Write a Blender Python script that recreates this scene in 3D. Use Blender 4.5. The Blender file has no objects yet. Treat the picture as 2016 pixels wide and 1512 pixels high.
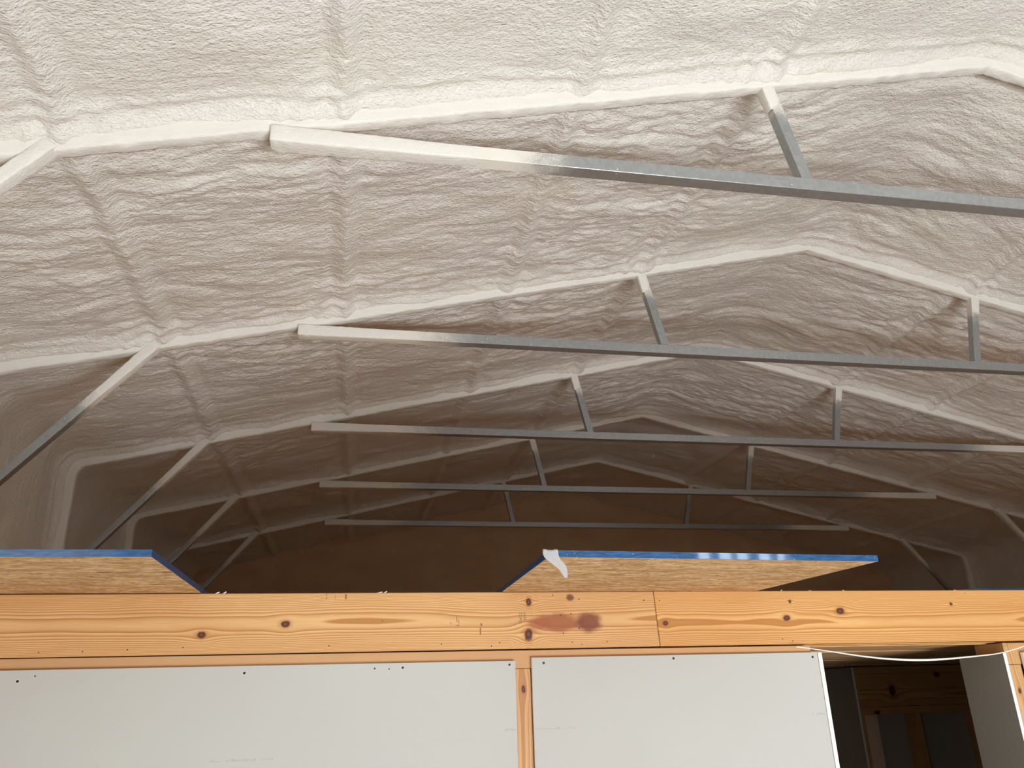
import bpy, bmesh, math, random
import numpy as np
from mathutils import Matrix, Vector

S = bpy.context.scene
COL = S.collection

# ------------------------------------------------------------------ camera
EYE = 2.30
R_ = Vector((0.98292744, -0.18195915, -0.02728589))
U_ = Vector((-0.04248736, -0.3687555, 0.9285549))
F_ = Vector((0.17902088, 0.91154279, 0.37019086))
cd = bpy.data.cameras.new('camera')
cam = bpy.data.objects.new('camera', cd)
COL.objects.link(cam)
cd.sensor_width = 36.0
cd.lens = 1588.776 / 2016 * 36.0
cd.clip_start = 0.05
mw = Matrix((R_, U_, -F_)).transposed().to_4x4()
mw.translation = (0, 0, EYE)
cam.matrix_world = mw
S.camera = cam

# ------------------------------------------------------------------ world, lights, exposure
w = bpy.data.worlds.new('daylight')
S.world = w
w.use_nodes = True
bg = w.node_tree.nodes['Background']
bg.inputs[0].default_value = (0.78, 0.90, 1.0, 1)
bg.inputs[1].default_value = 5.0


def area_light(name, loc, aim, sx, sy, power, color):
    l = bpy.data.lights.new(name, 'AREA')
    l.shape = 'RECTANGLE'
    l.size = sx
    l.size_y = sy
    l.energy = power
    l.color = color
    o = bpy.data.objects.new(name, l)
    COL.objects.link(o)
    o.location = loc
    o.rotation_euler = (Vector(aim) - Vector(loc)).to_track_quat('-Z', 'Y').to_euler()
    return o


# daylight from the open doorway behind the photographer
area_light('doorway_daylight', (1.70, -1.95, 0.50), (1.60, -1.25, 1.75), 2.5, 1.3, 270, (0.945, 0.972, 1.0))

vs = S.view_settings
vs.view_transform = 'Standard'
vs.look = 'None'
vs.exposure = 0.0
vs.gamma = 1.0
vs.use_curve_mapping = False
S.cycles.max_bounces = 8
S.cycles.diffuse_bounces = 5
S.cycles.sample_clamp_indirect = 4.0

# ------------------------------------------------------------------ dimensions
XC = 2.596                 # ridge x
ZR = EYE + 2.506           # underside of rafter at the ridge
SL = 0.237                 # roof slope
HALF = 4.364               # ridge to inner face of leg
YF = [2.292 + 1.52 * k for k in range(5)]
YEND = 9.95
YFRONT = -2.30
GAP = 0.085                # how far the rafters stand below the foam
WY = 2.50                  # face of the partition
ZT = EYE + 0.325           # top of header
ZB = EYE + 0.155           # bottom of header
ZD = EYE + 0.128           # top of drywall

# ------------------------------------------------------------------ helpers


def tag(o, label=None, cat=None, group=None, kind=None):
    if label: o['label'] = label
    if cat: o['category'] = cat
    if group: o['group'] = group
    if kind: o['kind'] = kind
    return o


def empty(name, loc=(0, 0, 0)):
    o = bpy.data.objects.new(name, None)
    COL.objects.link(o)
    o.location = loc
    o.empty_display_size = 0.1
    return o


def link(name, me, mat=None, parent=None, loc=(0, 0, 0)):
    o = bpy.data.objects.new(name, me)
    COL.objects.link(o)
    if mat and not me.materials: me.materials.append(mat)
    o.location = loc
    if parent: o.parent = parent
    return o


def from_bm(name, bm, mat, parent=None, loc=(0, 0, 0), smooth=False):
    me = bpy.data.meshes.new(name)
    bm.normal_update()
    bm.to_mesh(me)
    bm.free()
    if smooth:
        me.polygons.foreach_set('use_smooth', [True] * len(me.polygons))
    return link(name, me, mat, parent, loc)


def box_bm(lo, hi, bevel=0.0, seg=2):
    bm = bmesh.new()
    bmesh.ops.create_cube(bm, size=1)
    lo, hi = Vector(lo), Vector(hi)
    c, d = (lo + hi) / 2, hi - lo
    for v in bm.verts:
        v.co = Vector((v.co.x * d.x, v.co.y * d.y, v.co.z * d.z)) + c
    if bevel:
        bmesh.ops.bevel(bm, geom=bm.edges[:], offset=bevel, segments=seg, profile=0.7, affect='EDGES')
    return bm


def box(name, lo, hi, mat, parent=None, bevel=0.0, loc=(0, 0, 0)):
    return from_bm(name, box_bm(lo, hi, bevel), mat, parent, loc)


def bar_bm(a, b, wx, wy, bevel=0.004):
    """square tube from a to b lying in an XZ plane; wx across, wy along Y"""
    a, b = Vector(a), Vector(b)
    L = (b - a).length
    bm = box_bm((-wx / 2, -wy / 2, 0), (wx / 2, wy / 2, L), bevel, 2)
    z = (b - a).normalized()
    y = Vector((0, 1, 0))
    x = y.cross(z).normalized()
    y = z.cross(x)
    m = Matrix((x, y, z)).transposed().to_4x4()
    m.translation = a
    bm.transform(m)
    return bm


def prism_bm(poly, lo, hi, axis='z', bevel=0.0):
    """extrude a polygon (2D) between lo and hi along axis"""
    bm = bmesh.new()
    f = {'z': lambda p, h: (p[0], p[1], h), 'y': lambda p, h: (p[0], h, p[1])}[axis]
    a = [bm.verts.new(f(p, lo)) for p in poly]
    b = [bm.verts.new(f(p, hi)) for p in poly]
    n = len(poly)
    bm.faces.new(a[::-1])
    bm.faces.new(b)
    for i in range(n):
        bm.faces.new((a[i], a[(i + 1) % n], b[(i + 1) % n], b[i]))
    bmesh.ops.recalc_face_normals(bm, faces=bm.faces[:])
    if bevel:
        bmesh.ops.bevel(bm, geom=bm.edges[:], offset=bevel, segments=1, affect='EDGES')
    return bm


def grid_mesh(name, P, mat, parent=None, loc=(0, 0, 0), smooth=True, flip=False):
    """P: (n, m, 3) array of points"""
    n, m = P.shape[:2]
    me = bpy.data.meshes.new(name)
    idx = np.arange(n * m, dtype=np.int32).reshape(n, m)
    q = np.stack([idx[:-1, :-1], idx[1:, :-1], idx[1:, 1:], idx[:-1, 1:]], -1).reshape(-1, 4)
    if flip: q = q[:, ::-1]
    me.vertices.add(n * m)
    me.vertices.foreach_set('co', P.reshape(-1).astype(np.float32))
    me.loops.add(q.size)
    me.loops.foreach_set('vertex_index', q.reshape(-1).astype(np.int32))
    me.polygons.add(len(q))
    me.polygons.foreach_set('loop_start', np.arange(0, q.size, 4, dtype=np.int32))
    me.polygons.foreach_set('use_smooth', np.ones(len(q), dtype=bool))
    me.update(calc_edges=True)
    return link(name, me, mat, parent, loc)


# ------------------------------------------------------------------ numpy noise
_rs = np.random.RandomState(7)
_perm = _rs.permutation(1024)
_ang = _rs.rand(1024) * 2 * math.pi
_gx, _gy = np.cos(_ang), np.sin(_ang)


def pn(x, y, seed=0):
    x = np.asarray(x, float) + seed * 17.37
    y = np.asarray(y, float) + seed * 9.71
    xi, yi = np.floor(x).astype(int), np.floor(y).astype(int)
    xf, yf = x - xi, y - yi
    u = xf * xf * xf * (xf * (xf * 6 - 15) + 10)
    v = yf * yf * yf * (yf * (yf * 6 - 15) + 10)

    def g(i, j, a, b):
        h = _perm[(_perm[(xi + i) & 1023] + yi + j) & 1023]
        return _gx[h] * a + _gy[h] * b
    n00, n10 = g(0, 0, xf, yf), g(1, 0, xf - 1, yf)
    n01, n11 = g(0, 1, xf, yf - 1), g(1, 1, xf - 1, yf - 1)
    return 1.5 * ((n00 * (1 - u) + n10 * u) * (1 - v) + (n01 * (1 - u) + n11 * u) * v)


def sstep(a, b, x):
    t = np.clip((x - a) / (b - a), 0, 1)
    return t * t * (3 - 2 * t)


# ------------------------------------------------------------------ node helper
class X:
    """expression wrapper around a float socket"""
    nt = None

    def __init__(s, v): s.v = v

    @staticmethod
    def m(op, *a, clamp=False):
        n = X.nt.nodes.new('ShaderNodeMath')
        n.operation = op
        n.use_clamp = clamp
        for i, k in enumerate(a):
            k = k.v if isinstance(k, X) else k
            if isinstance(k, (int, float)): n.inputs[i].default_value = k
            else: X.nt.links.new(k, n.inputs[i])
        return X(n.outputs[0])

    def __add__(s, o): return X.m('ADD', s, o)
    __radd__ = __add__
    def __sub__(s, o): return X.m('SUBTRACT', s, o)
    def __rsub__(s, o): return X.m('SUBTRACT', o, s)
    def __mul__(s, o): return X.m('MULTIPLY', s, o)
    __rmul__ = __mul__
    def __truediv__(s, o): return X.m('DIVIDE', s, o)
    def pow(s, o): return X.m('POWER', s, o)
    def abs(s): return X.m('ABSOLUTE', s)
    def exp(s): return X.m('EXPONENT', s)
    def frac(s): return X.m('FRACT', s)
    def sin(s): return X.m('SINE', s)
    def clamp(s): return X.m('ADD', s, 0.0, clamp=True)

    def step(s, a, b):
        n = X.nt.nodes.new('ShaderNodeMapRange')
        n.interpolation_type = 'SMOOTHSTEP'
        X.nt.links.new(s.v, n.inputs[0])
        n.inputs[1].default_value = a
        n.inputs[2].default_value = b
        return X(n.outputs[0])


class Mat:
    def __init__(s, name, rough=0.6, metal=0.0, spec=0.5, color=(0.5, 0.5, 0.5)):
        s.m = bpy.data.materials.new(name)
        s.m.use_nodes = True
        s.nt = s.m.node_tree
        X.nt = s.nt
        s.b = s.nt.nodes['Principled BSDF']
        s.b.inputs['Roughness'].default_value = rough
        s.b.inputs['Metallic'].default_value = metal
        s.b.inputs['Specular IOR Level'].default_value = spec
        s.b.inputs['Base Color'].default_value = (*color, 1)
        tc = s.nt.nodes.new('ShaderNodeTexCoord')
        s.co = tc.outputs['Object']
        sp = s.nt.nodes.new('ShaderNodeSeparateXYZ')
        s.nt.links.new(s.co, sp.inputs[0])
        s.x, s.y, s.z = [X(o) for o in sp.outputs]

    def vec(s, x, y, z):
        n = s.nt.nodes.new('ShaderNodeCombineXYZ')
        for i, k in enumerate((x, y, z)):
            if isinstance(k, X): s.nt.links.new(k.v, n.inputs[i])
            else: n.inputs[i].default_value = k
        return n.outputs[0]

    def scaled(s, sx, sy, sz, rz=0.0):
        n = s.nt.nodes.new('ShaderNodeMapping')
        n.inputs['Scale'].default_value = (sx, sy, sz)
        n.inputs['Rotation'].default_value = (0, 0, rz)
        s.nt.links.new(s.co, n.inputs[0])
        return n.outputs[0]

    def noise(s, vec, scale=1.0, detail=2.0, rough=0.5, dist=0.0):
        n = s.nt.nodes.new('ShaderNodeTexNoise')
        n.inputs['Scale'].default_value = scale
        n.inputs['Detail'].default_value = detail
        n.inputs['Roughness'].default_value = rough
        n.inputs['Distortion'].default_value = dist
        s.nt.links.new(vec, n.inputs['Vector'])
        return X(n.outputs['Fac'])

    def voro(s, vec, scale=1.0, out='Distance', feature='F1'):
        n = s.nt.nodes.new('ShaderNodeTexVoronoi')
        n.feature = feature
        n.inputs['Scale'].default_value = scale
        s.nt.links.new(vec, n.inputs['Vector'])
        return n.outputs[out]

    def rgb(s, c):
        n = s.nt.nodes.new('ShaderNodeRGB')
        n.outputs[0].default_value = (*c, 1)
        return n.outputs[0]

    def mix(s, f, a, b, mode='MIX'):
        n = s.nt.nodes.new('ShaderNodeMix')
        n.data_type = 'RGBA'
        n.blend_type = mode
        if isinstance(f, X): s.nt.links.new(f.v, n.inputs[0])
        else: n.inputs[0].default_value = f
        for i, k in ((6, a), (7, b)):
            if isinstance(k, tuple): n.inputs[i].default_value = (*k, 1)
            else: s.nt.links.new(k, n.inputs[i])
        return n.outputs[2]

    def color(s, c): s.nt.links.new(c, s.b.inputs['Base Color']); return s
    def set(s, name, x): s.nt.links.new(x.v if isinstance(x, X) else x, s.b.inputs[name]); return s

    def bump(s, h, dist=0.001, strength=1.0):
        n = s.nt.nodes.new('ShaderNodeBump')
        n.inputs['Distance'].default_value = dist
        n.inputs['Strength'].default_value = strength
        s.nt.links.new(h.v if isinstance(h, X) else h, n.inputs['Height'])
        s.nt.links.new(n.outputs[0], s.b.inputs['Normal'])
        return s


# ------------------------------------------------------------------ materials
FOAM = (0.825, 0.782, 0.722)


def foam_nodes(M):
    a = M.noise(M.scaled(1.3, 2.2, 2.0), 1.0, 2)
    b = M.noise(M.scaled(2.1, 3.1, 3.0), 1.0, 3)
    c = M.mix(a.step(0.45, 0.75) * 0.35, FOAM, (0.80, 0.74, 0.74))
    c = M.mix(b.step(0.50, 0.75) * 0.35, c, (0.79, 0.78, 0.66))
    n1 = M.noise(M.scaled(48, 80, 70, 0.05), 1.0, 2, 0.6, 0.3)
    n2 = M.noise(M.scaled(110, 150, 140), 1.0, 1)
    return c, n1 + n2 * 0.5


M = Mat('sprayed_foam', rough=0.42, spec=0.45)
c, h = foam_nodes(M)
M.color(c).bump(h, 0.008, 1.0)
m_foam = M.m

M = Mat('smooth_sprayed_foam', rough=0.6, spec=0.3)
c, h = foam_nodes(M)
M.color(M.mix(0.75, c, (0.85, 0.82, 0.755))).bump(h, 0.003, 0.8)
m_foam_smooth = M.m

M = Mat('end_wall_foam_warm_shade', rough=0.85, spec=0.15)  # foam coloured brown: the dim warm light of the far end is painted in
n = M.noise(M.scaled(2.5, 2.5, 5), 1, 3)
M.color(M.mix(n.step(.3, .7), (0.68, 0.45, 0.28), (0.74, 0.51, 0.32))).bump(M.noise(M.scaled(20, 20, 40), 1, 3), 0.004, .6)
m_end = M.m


def steel(name, make_fade):
    M = Mat(name, rough=0.34, metal=0.85)
    fade = make_fade(M)
    c, h = foam_nodes(M)
    sp = M.noise(M.scaled(60, 60, 60), 1, 2)
    st = M.noise(M.scaled(5, 300, 300), 1, 1)
    met = M.mix(sp.step(.2, .8), (0.36, 0.38, 0.39), (0.45, 0.47, 0.475))
    met = M.mix(st * 0.3, met, (0.38, 0.40, 0.41))
    grit = M.noise(M.scaled(380, 380, 380), 1, 1)
    f = (fade + (grit - 0.5) * 1.2 * (1 - (fade * 2 - 1).abs())).step(.12, .88)
    dots = X(M.voro(M.scaled(34, 34, 34), 1))
    rnd = M.nt.nodes.new('ShaderNodeSeparateColor')
    M.nt.links.new(M.voro(M.scaled(34, 34, 34), 1, 'Color'), rnd.inputs[0])
    sel = X(rnd.outputs[0]).step(.80, .82)
    f2 = X.m('MAXIMUM', f, (1 - dots.step(0.07, 0.10)) * sel)
    M.color(M.mix(f2, met, (0.85, 0.81, 0.73)))
    M.set('Metallic', (1 - f2) * 0.65)
    M.set('Roughness', f2 * 0.3 + 0.34)
    M.bump(h * f2, 0.0012, .8)
    return M.m


# local x in a truss is the distance from the ridge
m_chord = steel('galvanised_chord', lambda M: ((M.x.abs() + (M.noise(M.scaled(14, 14, 14), 1, 2) - .5) * .18 - M.z * 0.0).step(1.74, 2.26)))
m_chord_far = steel('galvanised_chord_far', lambda M: ((M.x.abs() + (M.noise(M.scaled(14, 14, 14), 1, 2) - .5) * .18).step(1.80, 2.60)))
m_strut = steel('galvanised_strut', lambda M: ((M.z + (M.noise(M.scaled(20, 20, 20), 1, 2) - .5) * .12).step(-.47, -.27)))
m_knee = steel('galvanised_knee', lambda M: (1 - (M.x.abs() + (M.noise(M.scaled(20, 20, 20), 1, 2) - .5) * .1).step(3.76, 3.98)))


def wood(name, light, dark, axis, knots=(), k=2400.0, zc=0.0, seed=0.0, wav=1.0, blot=()):
    """flat-sawn softwood: growth rings bent around knots. axis = direction of the grain"""
    M = Mat(name, rough=0.55, spec=0.3)
    u, v = {'x': (M.x, M.z), 'z': (M.z, M.x), 'xy': (M.x, M.y)}[axis]
    un = u
    vv = v - zc
    vw = vv
    for (ku, kv, ru, rv) in knots:
        du = (u - ku) * (1 / (ru * 3.2))
        dv = (vv - kv) * (1 / (rv * 2.3))
        e = (X.m('MULTIPLY', du * du + dv * dv, -1.0)).exp()
        vw = vw - (vv - kv) * e * 0.95
    lowu = M.noise(M.vec(un * 1.4, seed, seed), 1, 2) - 0.5
    lown = M.noise(M.vec(un * 3.0, vv * 9.0, seed + 3), 1, 2) - 0.5
    fine = M.noise(M.vec(un * 9.0, vv * 30.0, seed + 5), 1, 2) - 0.5
    t = vw + lowu * 0.035 * wav + lown * 0.012 * wav + fine * 0.0015
    ph = t * t * k + lowu * 3.0 * wav + t * 12.0
    fr = ph.frac()
    late = fr.pow(2.0) * (1 - fr.step(.88, 1.0))
    fib = M.noise(M.vec(un * 12.0, vv * 700.0, seed), 1, 2)
    tone = M.noise(M.vec(un * 1.7, vv * 12.0, seed + 9), 1, 2)
    mid = tuple(a * .55 + b * .45 for a, b in zip(light, dark))
    c = M.mix(tone.step(.35, .7) * .55, light, mid)
    c = M.mix((late * 1.5).clamp(), c, dark)
    c = M.mix(fib.step(.35, .75) * .22, c, dark)
    for (ku, kv, ru, rv) in knots:
        du = (u - ku) * (1 / ru)
        dv = (vv - kv) * (1 / rv)
        nn = (M.noise(M.scaled(60, 60, 60), 1, 2) - .5) * .7
        r = (du * du + dv * dv).pow(.5) + nn
        halo = (1 - r.step(.9, 2.0))
        c = M.mix(halo * .45, c, (dark[0] * .85, dark[1] * .7, dark[2] * .6))
        core = 1 - r.step(.80, 1.1)
        kc = M.mix((r * 9).sin().step(-1, 1), (0.075, 0.022, 0.012), (0.16, 0.055, 0.028))
        c = M.mix(core, c, kc)
    for (ku, kv, ru, rv, col, amt) in blot:
        du = (u - ku) * (1 / ru)
        dv = (vv - kv) * (1 / rv)
        r = (du * du + dv * dv).pow(.5) + (M.noise(M.scaled(25, 25, 40), 1, 3) - .5) * .6
        c = M.mix((1 - r.step(.55, 1.15)) * amt, c, col)
    M.color(c).bump(late * -0.5 + fib * 0.3, 0.0006, .6)
    return M.m


WL, WD = (0.70, 0.415, 0.185), (0.43, 0.19, 0.055)
red = (0.33, 0.085, 0.03)
# header boards: local origin at (0, WY, ZB); height 0..0.17
m_board_a = wood('header_board_grain', WL, WD, 'x', zc=0.090, seed=1.3, k=1800,
                 knots=[(-.424, -.035, .014, .009), (-.197, -.008, .014, .010), (.523, .050, .009, .012), (.519, -.046, .013, .018)],
                 blot=[(.61, -.012, .10, .030, (0.30, 0.09, 0.035), .9), (.71, -.012, .045, .033, (0.17, 0.04, 0.02), .9),
                       (.555, -.014, .04, .022, red, .5), (.655, .062, .014, .012, (0.08, 0.02, 0.01), .8),
                       (.30, .022, .07, .004, (0.5, 0.22, 0.07), .5), (0.03, .020, .04, .004, (0.5, 0.22, 0.07), .5)])
m_board_b = wood('header_board_grain_b', (0.70, 0.385, 0.145), (0.44, 0.185, 0.045), 'x', zc=0.075, seed=8.1, k=1700,
                 knots=[(.960, -.002, .009, .008), (1.375, .010, .013, .010), (1.570, .030, .016, .011), (1.987, .050, .006, .005), (1.395, .062, .005, .006)],
                 blot=[(1.47, .022, .08, .007, (0.55, 0.23, 0.065), .6), (2.25, .038, .12, .006, (0.55, 0.23, 0.065), .6)])
m_plate = wood('plate_grain', (0.68, 0.41, 0.21), (0.50, 0.25, 0.11), 'x', zc=0.11, seed=4.0, k=500,
               knots=[(-.60, -.096, .007, .006), (-.37, -.096, .006, .005), (.62, -.092, .006, .006), (.97, -.09, .005, .004), (.02, -.096, .006, .006), (.19, -.096, .006, .006)])
m_stud = wood('stud_grain', (0.60, 0.34, 0.16), (0.42, 0.20, 0.08), 'z', zc=0.495, seed=5.5, k=3000, knots=[(2.345, .004, .012, .006)])
m_stud_r = wood('stud_grain_right', (0.62, 0.36, 0.16), (0.42, 0.21, 0.08), 'z', zc=2.17, seed=2.5, k=3000, knots=[(2.30, .006, .010, .006)])
m_soffit = wood('soffit_grain', (0.74, 0.47, 0.25), (0.46, 0.23, 0.09), 'xy', zc=3.3, seed=3.5, k=60, wav=3)
m_far = wood('rear_wood_grain', (0.74, 0.44, 0.19), (0.44, 0.22, 0.08), 'x', zc=2.3, seed=6.5, k=1500,
             knots=[(3.30, .10, .020, .014), (3.00, .02, .02, .03), (2.88, -.09, .02, .01)])

M = Mat('drywall_paper', rough=0.75, spec=0.2)
n = M.noise(M.scaled(2, 2, 2), 1, 2)
M.color(M.mix(n.step(.3, .7), (0.475, 0.455, 0.425), (0.485, 0.475, 0.435))).bump(M.noise(M.scaled(250, 250, 250), 1, 1), 0.0002, .5)
m_dry = M.m
m_dry_edge = Mat('drywall_cut_edge', rough=0.9, spec=0.1, color=(0.86, 0.84, 0.80)).m
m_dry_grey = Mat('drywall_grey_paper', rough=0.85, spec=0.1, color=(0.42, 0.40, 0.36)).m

M = Mat('strand_board', rough=0.7, spec=0.2)
vec = M.scaled(13, 46, 13, 0.10)
cc = M.nt.nodes.new('ShaderNodeSeparateColor')
M.nt.links.new(M.voro(vec, 1, 'Color'), cc.inputs[0])
vec2 = M.scaled(24, 95, 24, -0.08)
c2 = M.nt.nodes.new('ShaderNodeSeparateColor')
M.nt.links.new(M.voro(vec2, 1, 'Color'), c2.inputs[0])
fib = M.noise(M.scaled(48, 170, 48, .08), 1, 2, .6, .3)
fib2 = M.noise(M.scaled(30, 85, 30, -.1), 1, 2, .6, .3)
c = M.mix(X(cc.outputs[0]) * .8, (0.66, 0.41, 0.19), (0.36, 0.18, 0.065))
c = M.mix(X(c2.outputs[1]).step(.5, 1) * .6, c, (0.78, 0.56, 0.33))
c = M.mix(fib.step(.50, .66) * .8, c, (0.27, 0.11, 0.035))
c = M.mix(fib2.step(.56, .68) * .7, c, (0.24, 0.10, 0.035))
M.color(c).bump(fib + X(cc.outputs[0]), 0.0012, .6)
m_osb = M.m

M = Mat('blue_edge_paint', rough=0.05, spec=1.0)
n = M.noise(M.scaled(30, 30, 200), 1, 3)
ch = M.noise(M.scaled(160, 160, 220), 1, 2)
c = M.mix(n.step(.35, .7), (0.008, 0.060, 0.17), (0.02, 0.11, 0.27))
c = M.mix(ch.step(.70, .75) * .4, c, (0.42, 0.55, 0.66))
M.color(c)
M.b.inputs['Coat Weight'].default_value = 1.0
M.b.inputs['Coat Roughness'].default_value = .03
m_blue = M.m

m_black = Mat('dark_screw_head', rough=.4, color=(0.02, 0.018, 0.016)).m
m_hole = Mat('nail_hole', rough=.8, color=(0.10, 0.035, 0.015)).m
m_ink = Mat('stamp_ink', rough=.8, color=(0.30, 0.13, 0.05)).m
m_ink_grey = Mat('faded_grey_print', rough=.8, color=(0.36, 0.34, 0.31)).m
m_cable = Mat('white_cable_sheath', rough=.35, color=(0.84, 0.80, 0.74)).m
M = Mat('concrete_floor', rough=.75, spec=.2)
n = M.noise(M.scaled(1.5, 1.5, 1), 1, 5)
M.color(M.mix(n.step(.3, .7), (0.34, 0.32, 0.29), (0.42, 0.40, 0.36)))
m_floor = M.m
M = Mat('loft_deck_board', rough=.7, spec=.2)
n = M.noise(M.scaled(8, 40, 8), 1, 3)
M.color(M.mix(n.step(.3, .7), (0.76, 0.43, 0.17), (0.62, 0.31, 0.11)))
m_deck = M.m
M = Mat('clear_plastic_film', rough=.25, spec=.6, color=(0.66, 0.66, 0.67))
M.b.inputs['Transmission Weight'].default_value = .35
M.b.inputs['Alpha'].default_value = .75
m_film = M.m

# ------------------------------------------------------------------ foam shell: profile along q (arc length from the ridge)
CR = 0.16                                                       # corner radius between ceiling and wall
th = math.atan(SL)
WX = HALF + GAP                                                 # ridge to wall foam, horizontally
Lc = (WX - CR * (math.tan((math.pi / 2 - th) / 2))) / math.cos(th)   # straight length of the slope
arc = CR * (math.pi / 2 - th)


def base(s):
    """s >= 0; returns x-offset from ridge, z, inward normal (nx toward centre, nz)"""
    s = np.asarray(s, float)
    x = np.where(s < Lc, s * math.cos(th), 0.0)
    z = np.where(s < Lc, -s * math.sin(th), 0.0)
    nx = np.full_like(s, 0.0)
    nz = np.full_like(s, -1.0)
    a = np.clip((s - Lc) / CR, 0, math.pi / 2 - th) + th        # direction angle below horizontal
    x0, z0 = Lc * math.cos(th), -Lc * math.sin(th)
    cx, cz = x0 - CR * math.sin(th), z0 - CR * math.cos(th)
    ax, az = cx + CR * np.sin(a), cz + CR * np.cos(a)
    onarc = s >= Lc
    x = np.where(onarc, ax, x)
    z = np.where(onarc, az, z)
    down = np.clip(s - Lc - arc, 0, None)
    z = z - down
    b = (a - th) / (math.pi / 2 - th)
    nx = -np.sin(b * math.pi / 2)
    nz = -np.cos(b * math.pi / 2)
    nx = np.where(onarc, nx, 0.0)
    nz = np.where(onarc, nz, -1.0)
    return x, z + ZR + GAP, nx, nz


PURL = [1.075, 1.90, 2.78, 3.66]


def disp(q, y):
    """protrusion of the foam towards the room"""
    aq = np.abs(q)
    w1 = pn(q * .9, y * 1.3, 1)
    w2 = pn(q * 2.6, y * 2.6, 2)
    yy = y + .10 * w1 + .035 * w2 + 0.03 * np.sin(q * 1.3)
    r1 = np.abs(pn(q * 1.9 + .3 * w2, yy * 6.5, 3))
    r2 = np.abs(pn(q * 4.6, yy * 15.0, 4))
    r3 = pn(q * 13.0, yy * 32.0, 5)
    r4 = pn(q * 24, y * 42, 6)
    lump = pn(q * 3.2, y * 4.0, 8)
    amp = .45 + .75 * sstep(-.45, .5, pn(q * .8, y * .9, 7))
    amp = amp * (.30 + .70 * sstep(1.9, 2.5, y)) * (1 - .55 * sstep(3.9, 4.6, aq))
    r1 = np.sqrt(r1 ** 2 + .006)
    r2 = np.sqrt(r2 ** 2 + .006)
    r5 = pn(q * 60, y * 75, 16)
    d = amp * (.030 * np.minimum(r1, .5) + .014 * np.minimum(r2, .5) + .0045 * r3) + .0022 * r4 + .0016 * r5 + .016 * lump
    # purlins under the foam: low welts with a blistered skin
    for p in PURL:
        pw = p + .012 * pn(y * 1.7, p * 3.0, 9)
        g = np.exp(-((aq - pw) / .034) ** 2)
        d = d * (1 - .45 * g) + g * (.026 + .0060 * pn(q * 42, y * 42, 10) + .006 * pn(y * 5, q * 2, 11))
        d = d - .008 * np.exp(-((aq - pw - .070) / .022) ** 2) - .006 * np.exp(-((aq - pw + .065) / .022) ** 2)
    # thickening where the foam climbs on the rafters
    for k, yk in enumerate(YF):
        e = yk + .006 * pn(q * 3, q * 0 + k, 12)
        fr = np.exp(-((y - (e - .005)) / .036) ** 2) * (y < e + .03)
        bk = np.exp(-((y - (e + .055)) / .03) ** 2)
        rope = .010 * np.exp(-((y - (e - .075 - .03 * pn(q * 1.1, q * 0 + k, 13))) / .018) ** 2)
        d = d + .034 * fr + .012 * bk + rope * (1 + .8 * pn(q * 9, y * 9, 14))
        d = d - .012 * np.exp(-((y - (e + .13)) / .05) ** 2)
        # blobs where the struts are welded on
        for sx in (-1.13, 1.13, -2.85, 2.85, 3.75, -3.75):
            rr = ((q - sx) ** 2 + (y - yk) ** 2) ** .5
            d = d + .012 * np.exp(-(rr / .10) ** 2) + .006 * np.exp(-(rr / .16) ** 2) * np.sin(rr * 95)
    return d


def shell(q, y):
    Q, Y = np.meshgrid(q, y, indexing='ij')
    s = np.abs(Q)
    x, z, nx, nz = base(s)
    d = disp(Q, Y)
    sg = np.sign(Q)
    # soften the ridge
    d = d + .012 * np.exp(-(s / .06) ** 2)
    return np.stack([XC + sg * (x + nx * d), Y, z + nz * d], -1)


ys = np.concatenate([np.arange(YFRONT, 1.55, .08), np.arange(1.55, 4.2, .0085), np.arange(4.2, 6.6, .011), np.arange(6.6, YEND + .015, .018)])
ys_c = np.concatenate([np.arange(YFRONT, 2.6, .08), np.arange(2.6, YEND + .02, .02)])
qs_l = np.linspace(-(Lc + arc), 0, 470)
qs_r = np.linspace(0, Lc + arc, 420)
qs = np.concatenate([qs_l, qs_r[1:]])
tag(grid_mesh('ceiling', shell(qs, ys), m_foam), kind='structure',
    label='gable ceiling of rippled white spray foam')
qw = np.concatenate([np.arange(Lc + arc, Lc + arc + 1.35, .018), np.arange(Lc + arc + 1.38, Lc + arc + 3.75, .12)])
ztop = float(base(np.array([Lc + arc]))[1][0])
qw = np.append(qw[qw < Lc + arc + ztop], Lc + arc + ztop)
# same rows as the ceiling so that the seam is shut
tag(grid_mesh('wall_left', shell(-qw[::-1], ys), m_foam), kind='structure')
tag(grid_mesh('wall_right', shell(qw, ys), m_foam), kind='structure')

# end wall
xs = np.linspace(XC - WX - .05, XC + WX + .05, 300)
zs = np.linspace(2.2, ZR + .2, 110)
Xg, Zg = np.meshgrid(xs, zs, indexing='ij')
dd = .012 * pn(Xg * 2, Zg * 5, 21) + .004 * pn(Xg * 8, Zg * 22, 22) + .02 * np.exp(-((Zg - (ZR + .0 - SL * np.abs(Xg - XC))) / .05) ** 2)
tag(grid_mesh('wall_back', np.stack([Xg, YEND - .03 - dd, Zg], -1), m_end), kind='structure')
tag(box('floor', (XC - WX - .1, YFRONT - 3, -.12), (XC + WX + .1, YEND + .1, 0), m_floor), kind='structure')
tag(box('wall_back_lower', (XC - WX - .1, YEND - .01, 0), (XC + WX + .1, YEND + .1, 2.25), m_dry_grey), kind='structure')

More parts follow.
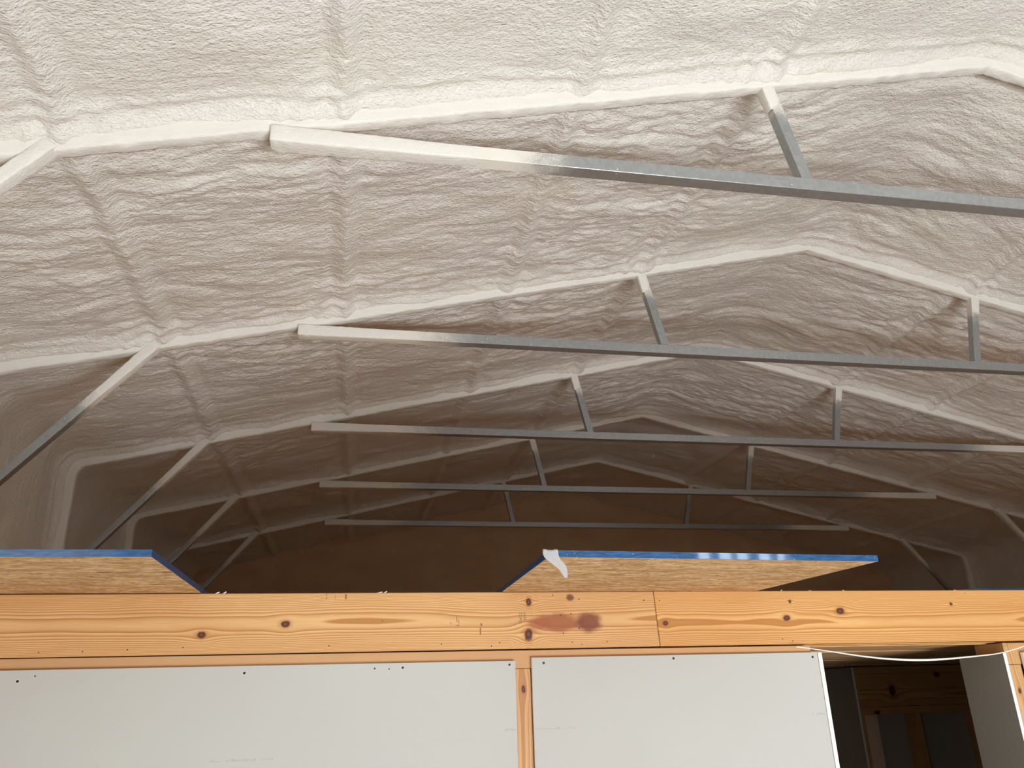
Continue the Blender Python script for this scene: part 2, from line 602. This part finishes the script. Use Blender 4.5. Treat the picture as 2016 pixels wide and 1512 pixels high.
# front wall behind the photographer, with the open doorway and a strip of clerestory panes
fw = empty('wall_front', (0, YFRONT, 0))
tag(fw, kind='structure')
XL, XRR = XC - WX - .1, XC + WX + .1
wz0, wz1 = EYE + .86, EYE + 1.20
for lo, hi in [((XL, 0, 0), (.75, .10, 2.18)), ((3.15, 0, 0), (XRR, .10, 2.18)), ((XL, 0, 2.18), (XRR, .10, wz0)),
               ((XL, 0, wz0), (3.18, .10, wz1)), ((4.058, 0, wz0), (XRR, .10, wz1))]:
    box('wall_panel', lo, hi, m_dry, fw)
zt = lambda x: ZR + .25 - SL * abs(x - XC)
from_bm('gable_panel', prism_bm([(XL, wz1), (XRR, wz1), (XRR, zt(XRR)), (XC, zt(XC)), (XL, zt(XL))], 0, .10, 'y'), m_dry, fw)
win = empty('window_1', (0, YFRONT, 0))
tag(win, kind='structure')
for xa, xb in ((3.323, 3.384), (3.527, 3.550), (3.687, 3.758), (3.900, 3.938)):
    box('window_mullion', (xa, .02, wz0), (xb, .08, wz1), m_dry, win)

# ------------------------------------------------------------------ trusses


def coat(name, y0, q0, q1, parent, mat, seed, step=.012):
    """foam-covered tube following the shell between q0 and q1"""
    n = int(abs(q1 - q0) / step) + 1
    q = np.linspace(q0, q1, n)
    cs = np.array([(-.030, -.03), (-.022, -.004), (-.012, .014), (-.005, .034), (-.001, .056), (.001, .074), (.003, .082), (.010, .085), (.028, .085), (.046, .085),
                   (.053, .082), (.056, .070), (.057, .02), (.062, 0), (.075, -.03)])
    Q = np.repeat(q[:, None], len(cs), 1)
    Yc = np.repeat(cs[None, :, 0], n, 0)
    H = np.repeat(cs[None, :, 1], n, 0)
    nz1 = pn(Q * 14, np.arange(len(cs))[None, :] * .45 + 0 * Q, seed) * .0035 + pn(Q * 45, np.arange(len(cs))[None, :] * .9 + 0 * Q, seed + 1) * .0014
    low = pn(Q * 2.2, 0 * Q + seed, seed + 2) * .005
    Yc = Yc * (1 + .0) - nz1 * (Yc < .02) + nz1 * (Yc > .04) + low * .5
    H = H + nz1 * (H > .06) - np.abs(low) * .4
    x, z, nx, nz = base(np.abs(Q))
    sg = np.sign(Q + 1e-9)
    P = np.stack([sg * (x + nx * H), Yc, z + nz * H - ZR], -1)
    return grid_mesh(name, P, mat, parent)


def sleeve(p0, p1, wx, wy, thick, parent, seed):
    """layer of foam round a tube, thick at p0 and feathering out towards p1"""
    p0, p1 = Vector(p0), Vector(p1)
    L = (p1 - p0).length
    z = (p1 - p0).normalized()
    yv = Vector((0, 1, 0))
    xv = yv.cross(z).normalized()
    n, m = max(12, int(L / .012)), 24
    prof = []
    for j in range(m + 1):
        a = 2 * math.pi * j / m + math.pi / 4
        ca, sa = math.cos(a), math.sin(a)
        e = .28
        prof.append((abs(ca) ** e * (1 if ca > 0 else -1), abs(sa) ** e * (1 if sa > 0 else -1)))
    P = []
    for i in range(-2, n):
        u = max(i, 0) / (n - 1)
        row = []
        for j, (a, b) in enumerate(prof):
            nz_ = float(pn(u * L * 40, (j % m) * .55, seed)) * .0026 * (1 - u)
            t = thick * (1 - u) ** .7 - .0010 * u + nz_
            k = {-2: 0.0, -1: .93}.get(i, 1.0)
            off = -.004 if i == -1 else (-.005 if i == -2 else 0)
            c = p0 + z * (u * L + off) + xv * ((wx / 2 + t) * a * k) + yv * ((wy / 2 + t) * b * k)
            row.append(tuple(c))
        P.append(row)
    return grid_mesh('foam_sleeve', np.array(P), m_foam_smooth, parent)


ORD = ['nearest of the five to the camera', 'second of five from the camera',
       'the middle one of five', 'fourth of five, last but one', 'last of five, by the end wall']
qa = Lc + arc * .5
CA = 2.933
for k, yk in enumerate(YF):
    t = empty('roof_truss', (XC, yk, ZR))
    tag(t, 'galvanised roof truss with foam-coated rafters, ' + ORD[k], 'roof truss', 'steel roof trusses down the length of the room')
    for sg in (-1, 1):
        coat('rafter', yk, 0, sg * (Lc + arc * .35), t, m_foam_smooth, 30 + k * 5, .010 if k < 3 else .02)
        coat('leg', yk, sg * (Lc + arc * .3), sg * (Lc + arc + ztop - .001), t, m_foam_smooth, 60 + k * 5 + (sg > 0), .03)
    zb = -(2.506 - 1.767)
    ch = from_bm('collar_tie', box_bm((-CA, -.006, zb), (CA, .050, zb + .052), .004, 3), m_chord if k == 0 else m_chord_far, t)
    # foam sleeves on both ends of the tie
    for sg in (-1, 1):
        sleeve((sg * (CA + .004), .022, zb + .026), (sg * (2.20 if k == 0 else 2.38), .022, zb + .026), .052, .056, .0085 if k == 0 else .006, ch, 70 + k)
        s1 = from_bm('strut', bar_bm((sg * 1.078, .028, -.225), (sg * .978, .028, zb + .050), .044, .044), m_strut, t)
        zf = -SL * 3.55
        kb = from_bm('knee_brace', bar_bm((sg * 3.58, .024, -.80), (sg * 4.39, .024, -1.765), .040, .046), m_knee, t)
        sleeve((sg * 3.60, .024, -.823), (sg * 3.84, .024, -1.109), .040, .046, .007, kb, 90 + k)
        sleeve((sg * 1.088, .028, -.20), (sg * 1.058, .028, -.36), .044, .044, .006, s1, 110 + k)

# ------------------------------------------------------------------ partition wall
pw = empty('wall_partition', (0, 0, 0))
tag(pw, kind='structure', label='framed partition wall clad in white drywall')


def framed_panel(x0, x1, z0, z1, y0, y1, mat, parent, name='drywall_panel'):
    o = box(name, (x0, y0, z0), (x1, y1, z1), mat, parent, .0012)
    o.data.materials.append(m_dry_edge)
    for p in o.data.polygons:
        if abs(p.normal.y) < .5: p.material_index = 1
    return o


LX = XC - WX - .02
p1 = framed_panel(LX, .474, 0.01, ZD - .004, WY - .0127, WY, m_dry, pw)
p2 = framed_panel(.524, 1.455, 0.01, ZD + .004, WY - .0127, WY, m_dry, pw)
p3 = framed_panel(2.206, XC + WX, 0.01, ZD - .008, WY - .0127, WY, m_dry, pw)
# jamb boards (drywall turned round the ends of the wall)
j1 = box('jamb_panel', (1.459, WY - .010, 0.01), (1.472, WY + .20, ZD + .003), m_dry_edge, pw, .001)
j2 = box('jamb_panel', (2.138, WY - .003, 0.01), (2.150, WY + .213, EYE + .119), Mat('jamb_paper_shaded', rough=.8, color=(.24, .22, .19)).m, pw, .001)  # shade on this side-facing jamb is put into its dark colour
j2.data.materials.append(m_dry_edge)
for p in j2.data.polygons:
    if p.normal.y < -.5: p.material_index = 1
# studs
for i, (x0, mt) in enumerate([(-1.20, m_stud), (-.79, m_stud), (-.38, m_stud), (.02, m_stud), (.474, m_stud), (.90, m_stud), (1.420, m_stud)]):
    box('stud', (x0, WY + .001, .04), (x0 + .048, WY + .14, EYE + .102), mt, pw, .002)
for x0 in (2.158, 2.60, 3.2, 3.8, 4.4, 5.0, 5.6, 6.2):
    box('stud', (x0, WY + .006, .04), (x0 + .046, WY + .14, EYE + .082), m_stud_r, pw, .002)
box('top_plate', (LX, WY + .002, EYE + .103), (1.442, WY + .14, ZB - .0012), m_plate, pw, .0015, )
box('top_plate', (2.152, WY + .006, EYE + .083), (XC + WX, WY + .14, EYE + .152), m_stud_r, pw, .0015)
box('sole_plate', (LX, WY + .002, .0), (1.442, WY + .14, .038), m_stud_r, pw, .0015)


def screws(parent, pts, y, r, mat=m_black, name='screw'):
    for (x, z, rr) in pts:
        bm = bmesh.new()
        bmesh.ops.create_cone(bm, cap_ends=True, segments=12, radius1=r * rr, radius2=r * rr * .7, depth=.0014)
        bm.transform(Matrix.Translation((x, y, z)) @ Matrix.Rotation(math.pi / 2, 4, 'X'))
        from_bm(name, bm, mat, parent)


def dimple(parent, pts, y, r):
    for (x, z) in pts:
        bm = bmesh.new()
        bmesh.ops.create_circle(bm, cap_ends=True, segments=16, radius=r)
        bm.transform(Matrix.Translation((x, y, z)) @ Matrix.Rotation(math.pi / 2, 4, 'X'))
        from_bm('screw_dimple', bm, m_dry_edge, parent)


yy = WY - .0133
s1 = [(-.875, EYE + .096), (-.297, EYE + .105), (.142, EYE + .111), (.456, EYE + .113)]
s2 = [(.560, EYE + .116), (.97, EYE + .122), (1.437, EYE + .118)]
dimple(p1, s1, WY - .0128, .0048)
dimple(p2, s2, WY - .0128, .0042)
screws(p1, [(a, b, 1) for a, b in s1] + [(-.834, EYE + .108, .5), (.062, EYE + .110, .6), (.103, EYE + .108, .5)], yy, .0042)
screws(p2, [(a, b, 1) for a, b in s2], yy, .0042)
screws(p3, [(2.222, EYE + .098, 1)], yy, .0042)


# faded print on the sheets: too blurred to read, small broken dashes
def print_row(parent, x0, x1, z, seed):
    rnd = random.Random(seed)
    bm = bmesh.new()
    x = x0
    while x < x1:
        wd = rnd.uniform(.003, .0075)
        if rnd.random() < .84:
            h = rnd.uniform(.004, .007)
            zz = z + (x - x0) * .0 + rnd.uniform(-.0006, .0006)
            for kk in range(rnd.choice((1, 2))):
                b = box_bm((x, WY - .01285, zz + kk * h * .5), (x + wd, WY - .0126, zz + kk * h * .5 + h * .26))
                me = bpy.data.meshes.new('tmp'); b.to_mesh(me); b.free(); bm.from_mesh(me); bpy.data.meshes.remove(me)
        x += wd + rnd.uniform(.0008, .003)
    o = from_bm('faded_print', bm, m_ink_grey, parent)
    o['kind'] = 'stuff'


print_row(p1, -.368, -.205, EYE - .118, 3)
print_row(p1, .435, .474, EYE - .066, 4)
print_row(p2, .528, .645, EYE - .066, 5)
print_row(p2, 1.405, 1.452, EYE - .052, 6)

# ------------------------------------------------------------------ header beam
hb = empty('header_beam', (0, WY, ZB))
tag(hb, 'long knotty pine header beam of butted boards lying across the top of the drywall partition', 'beam')
HT = ZT - ZB
XJ = .930
ba = from_bm('board', prism_bm([(LX, 0), (XJ + .005, 0.004), (XJ - .002, HT), (LX, HT - .003)], 0, .038, 'y', .0016), m_board_a, hb)
bb = from_bm('board', prism_bm([(XJ + .007, 0.004), (XC + WX, -.002), (XC + WX, HT), (XJ, HT + .0005)], .0015, .0395, 'y', .0016), m_board_b, hb)
tag(ba, 'left board, paler, with a large reddish knot scar')
tag(bb, 'right board, more orange, with three round knots')
box('inner_ply', (LX, .0415, 0.001), (XC + WX, .079, HT - .003), m_deck, hb, .0015)
box('inner_ply', (LX, .081, -0.002), (XC + WX, .119, HT - .004), m_deck, hb, .0015)


def on_beam(pts): return [(x, z - ZB, s) for x, z, s in pts]


# positions along the beam (x, height above its foot)
screws(ba, [(-.84, .014, .8), (-.73, .015, .8), (-.615, .018, .9), (-.47, .022, .8), (-.07, .020, .9), (.255, .020, .9),
            (.405, .012, .8), (.43, .022, 0.9), (.655, .020, .8), (.685, .013, .8), (.765, .020, .8), (.622, .100, .9), (.655, .104, .9), (.628, .046, 1), (.678, .060, .9),
            (.683, .147, .9), (.895, .143, .9), (.08, .088, .7), (.60, .160, .9)], -.0003, .0024, m_hole, 'nail')
screws(bb, [(.947, .142, .8), (1.35, .020, .9), (1.385, .014, .9), (2.05, .160, .7)], .0012, .0024, m_hole, 'nail')
# pencil ticks
for x, z, wd, h in [(-.085, .150, .0016, .017), (-.060, .151, .0014, .012), (-.032, .151, .006, .014), (.300, .083, .0022, .016), (.306, .078, .002, .012), (.282, .075, .0018, .008),
                    (.300, .071, .008, .003), (.37, .045, .004, .020), (.372, .070, .006, .008)]:
    box('pencil_mark', (x, -.0004, z), (x + wd, .0002, z + h), m_ink, ba)
# ink stamp, turned on its side
for txt, dx in (('SAFE', .013), ('ZONE', .0)):
    cu = bpy.data.curves.new('stamp', 'FONT')
    cu.body = txt
    cu.size = .0125
    cu.extrude = .0001
    cu.materials.append(m_ink)
    o = bpy.data.objects.new('stamp', cu)
    COL.objects.link(o)
    o.parent = ba
    o.location = (.492 + dx, -.0005, .110)
    o.rotation_euler = (math.pi / 2, math.pi / 2, 0)
    tag(o, 'small brown ink stamp reading ' + txt)
# splinters standing on the top arris
rnd = random.Random(4)
for x in (-.395, -.375, .07, .085, 1.37, 1.47, 1.60, 2.02):
    bm = box_bm((-.008, 0, 0), (.008, .002, .0025), .0005)
    o = from_bm('splinter', bm, m_dry_edge if x < 1 else m_deck, ba if x < .93 else bb, (x, .004, HT - .001))
    o.rotation_euler = (0, rnd.uniform(-.7, .5), 0)

# ------------------------------------------------------------------ soffit and loft deck
sf = empty('ceiling_soffit', (0, 0, 0))
tag(sf, kind='structure', label='underside of the loft floor made of wooden planks')
rnd = random.Random(2)
y = WY + .142
zz0 = ZB
i = 0
while y < 9.8:
    wd = .138 if y < 4.6 else .9
    dz = rnd.uniform(-.002, .003)
    box('plank', (LX, y, zz0 + dz), (XC + WX, y + wd, zz0 + .036 + dz), m_soffit, sf, .002)
    y += wd + .004
dk = tag(box('loft_bounce_deck', (LX, WY + .13, ZT - .055), (XC + WX, YEND - .02, ZT - .03), m_deck), kind='structure')  # unseen deck, added to bounce warm light up and block light from below
dk.name = 'floor_loft_bounce'

# ------------------------------------------------------------------ second partition beyond the opening
Y2 = 4.40
rw = empty('wall_rear_partition', (0, 0, 0))
tag(rw, kind='structure', label='dim second partition seen through the opening')
x0 = 2.777
for za, zb_ in ((.1125, .150), (.0285, .111), (-.061, .027)):
    box('header_board', (x0, Y2 + rnd.uniform(0, .004), EYE + za), (5.6, Y2 + .04, EYE + zb_), m_far, rw, .0015)
box('top_plate', (x0, Y2 - .002, EYE - .100), (5.6, Y2 + .09, EYE - .0625), m_far, rw, .0015)
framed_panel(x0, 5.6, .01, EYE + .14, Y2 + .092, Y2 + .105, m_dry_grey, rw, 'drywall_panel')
stp = box('drywall_strip', (2.800, Y2 - .006, .01), (2.872, Y2 + .004, EYE - .102), Mat('strip_paper', color=(.85, .68, .56)).m, rw, .001)
screws(stp, [(2.822, EYE - .112, .8), (2.858, EYE - .111, .8), (2.862, EYE - .262, .8), (2.85, EYE - .31, .8)], Y2 - .0065, .003)
for x in (2.782, 3.108, 3.5, 3.9, 4.4, 4.9):
    box('stud', (x, Y2 + .001, .04), (x + .038, Y2 + .09, EYE - .101), m_far, rw, .002)
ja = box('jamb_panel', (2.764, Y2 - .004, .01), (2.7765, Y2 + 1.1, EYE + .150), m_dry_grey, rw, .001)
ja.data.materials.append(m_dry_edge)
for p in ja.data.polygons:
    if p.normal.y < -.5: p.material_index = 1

# ------------------------------------------------------------------ strand-board sheets with blue edges
TH = .015


def sheet(poly, z, label, edges, front_cut=None):
    t = empty('strand_board_sheet', (0, 0, z))
    tag(t, label, 'board')
    from_bm('panel', prism_bm(poly, 0, TH, 'z', .0006), m_osb, t)
    n = len(poly)
    cx = sum(p[0] for p in poly) / n
    cy = sum(p[1] for p in poly) / n
    for i in edges:
        a, b = Vector(poly[i]), Vector(poly[(i + 1) % n])
        d = (b - a).normalized()
        nrm = Vector((d.y, -d.x))
        if nrm.dot(Vector((cx, cy)) - a) > 0: nrm = -nrm
        o = .0012
        q = [a - nrm * .0005 - d * .0, b - nrm * .0005, b + nrm * o, a + nrm * o]
        if i == 0 or True:
            q[3] = q[3] - d * o
            q[2] = q[2] + d * o
        from_bm('painted_edge', prism_bm([(p.x, p.y) for p in q], -.0004, TH + .0006, 'z', .0004), m_blue, t)
    return t


sheet([(LX + .02, 1.935), (-.447, 1.903), (-.430, 3.10), (LX + .02, 3.10)], ZT + .001,
      'strand-board sheet with a blue painted edge overhanging the beam at the left', (0, 1))
sheet([(.447, 1.882), (1.344, 1.930), (1.285, 2.49), (1.23, 3.05), (.438, 3.05)], ZT + .001,
      'strand-board sheet with a blue painted edge overhanging the beam right of centre', (0, 1, 4))
sheet([(2.02, 2.66), (2.16, 2.552), (3.3, 2.545), (3.3, 3.6), (2.02, 3.6)], ZT - .0015,
      'dark blue-edged board lying on the loft behind the beam at the far right', (0, 1))
# chip notches seen as dark gouges on the underside
t = bpy.data.objects['strand_board_sheet']
for (x, y0, L) in [(-.60, 2.12, .035), (-.52, 2.33, .05), (-.455, 2.12, .03)]:
    bm = bmesh.new()
    bmesh.ops.create_icosphere(bm, subdivisions=2, radius=1)
    bm.transform(Matrix.Translation((x, y0, -.0002)) @ Matrix.Diagonal((L / 2, .0035, .0006, 1)))
    from_bm('gouge', bm, m_hole, t)

# scrap of clear film hanging from the corner of the right sheet
pf = empty('plastic_film_scrap', (0, 0, 0))
rows = [(.431, .470, .343, .343), (.430, .468, .336, .336), (.431, .470, .326, .325), (.437, .474, .318, .318), (.448, .480, .309, .311), (.457, .484, .302, .305),
        (.466, .4855, .296, .298), (.470, .4865, .288, .290), (.474, .4870, .280, .281), (.477, .4855, .274, .274)]
P = []
for i, (a, b, za, zb_) in enumerate(rows):
    row = []
    for j in range(9):
        u = j / 8
        f = math.sin(u * 9 + i * .8) * .0022 + math.sin(u * 17 - i) * .0012
        yb = 1.8765 if i > 1 else 1.8765
        row.append((a + (b - a) * u, yb + (u * .0015) - .001 - abs(f) - (.0 if i < 3 else (i - 2) * .0018), EYE + za + (zb_ - za) * u + f * .5))
    P.append(row)
top = [(x, y + .02, z + .0012) for (x, y, z) in P[0]]
P = np.array([top] + P)
film = grid_mesh('film', P, m_film, pf)
md = film.modifiers.new('thick', 'SOLIDIFY'); md.thickness = .0006
md = film.modifiers.new('smooth', 'SUBSURF'); md.levels = 1; md.render_levels = 2
tag(pf, 'crumpled scrap of clear plastic film hanging off the corner of the blue-edged sheet', 'plastic scrap')

# ------------------------------------------------------------------ white cable across the opening
pts = [(1.375, .150), (1.413, .146), (1.512, .131), (1.598, .117), (1.686, .107), (1.776, .102), (1.868, .102), (1.963, .108), (2.059, .114), (2.118, .120), (2.192, .136), (2.30, .165)]
cu = bpy.data.curves.new('cable', 'CURVE')
cu.dimensions = '3D'
sp = cu.splines.new('NURBS')
sp.points.add(len(pts) - 1)
for p, (x, z) in zip(sp.points, pts):
    bulge = max(0, 1 - abs(x - 1.80) / .35)
    p.co = (x, WY - .030 - .01 * bulge, EYE + z - .0015, 1)
    p.radius = .45 + .75 * bulge
sp.use_endpoint_u = True
sp.order_u = 4
cu.bevel_depth = .0030
cu.bevel_resolution = 4
cu.resolution_u = 12
co_ = bpy.data.objects.new('tmp_cable', cu)
COL.objects.link(co_)
dg = bpy.context.evaluated_depsgraph_get()
me = bpy.data.meshes.new_from_object(co_.evaluated_get(dg))
bpy.data.objects.remove(co_)
me.materials.clear()
o = link('cable', me, m_cable)
me.polygons.foreach_set('use_smooth', [True] * len(me.polygons))
tag(o, 'thin white cable sagging below the beam across the opening at right', 'cable')
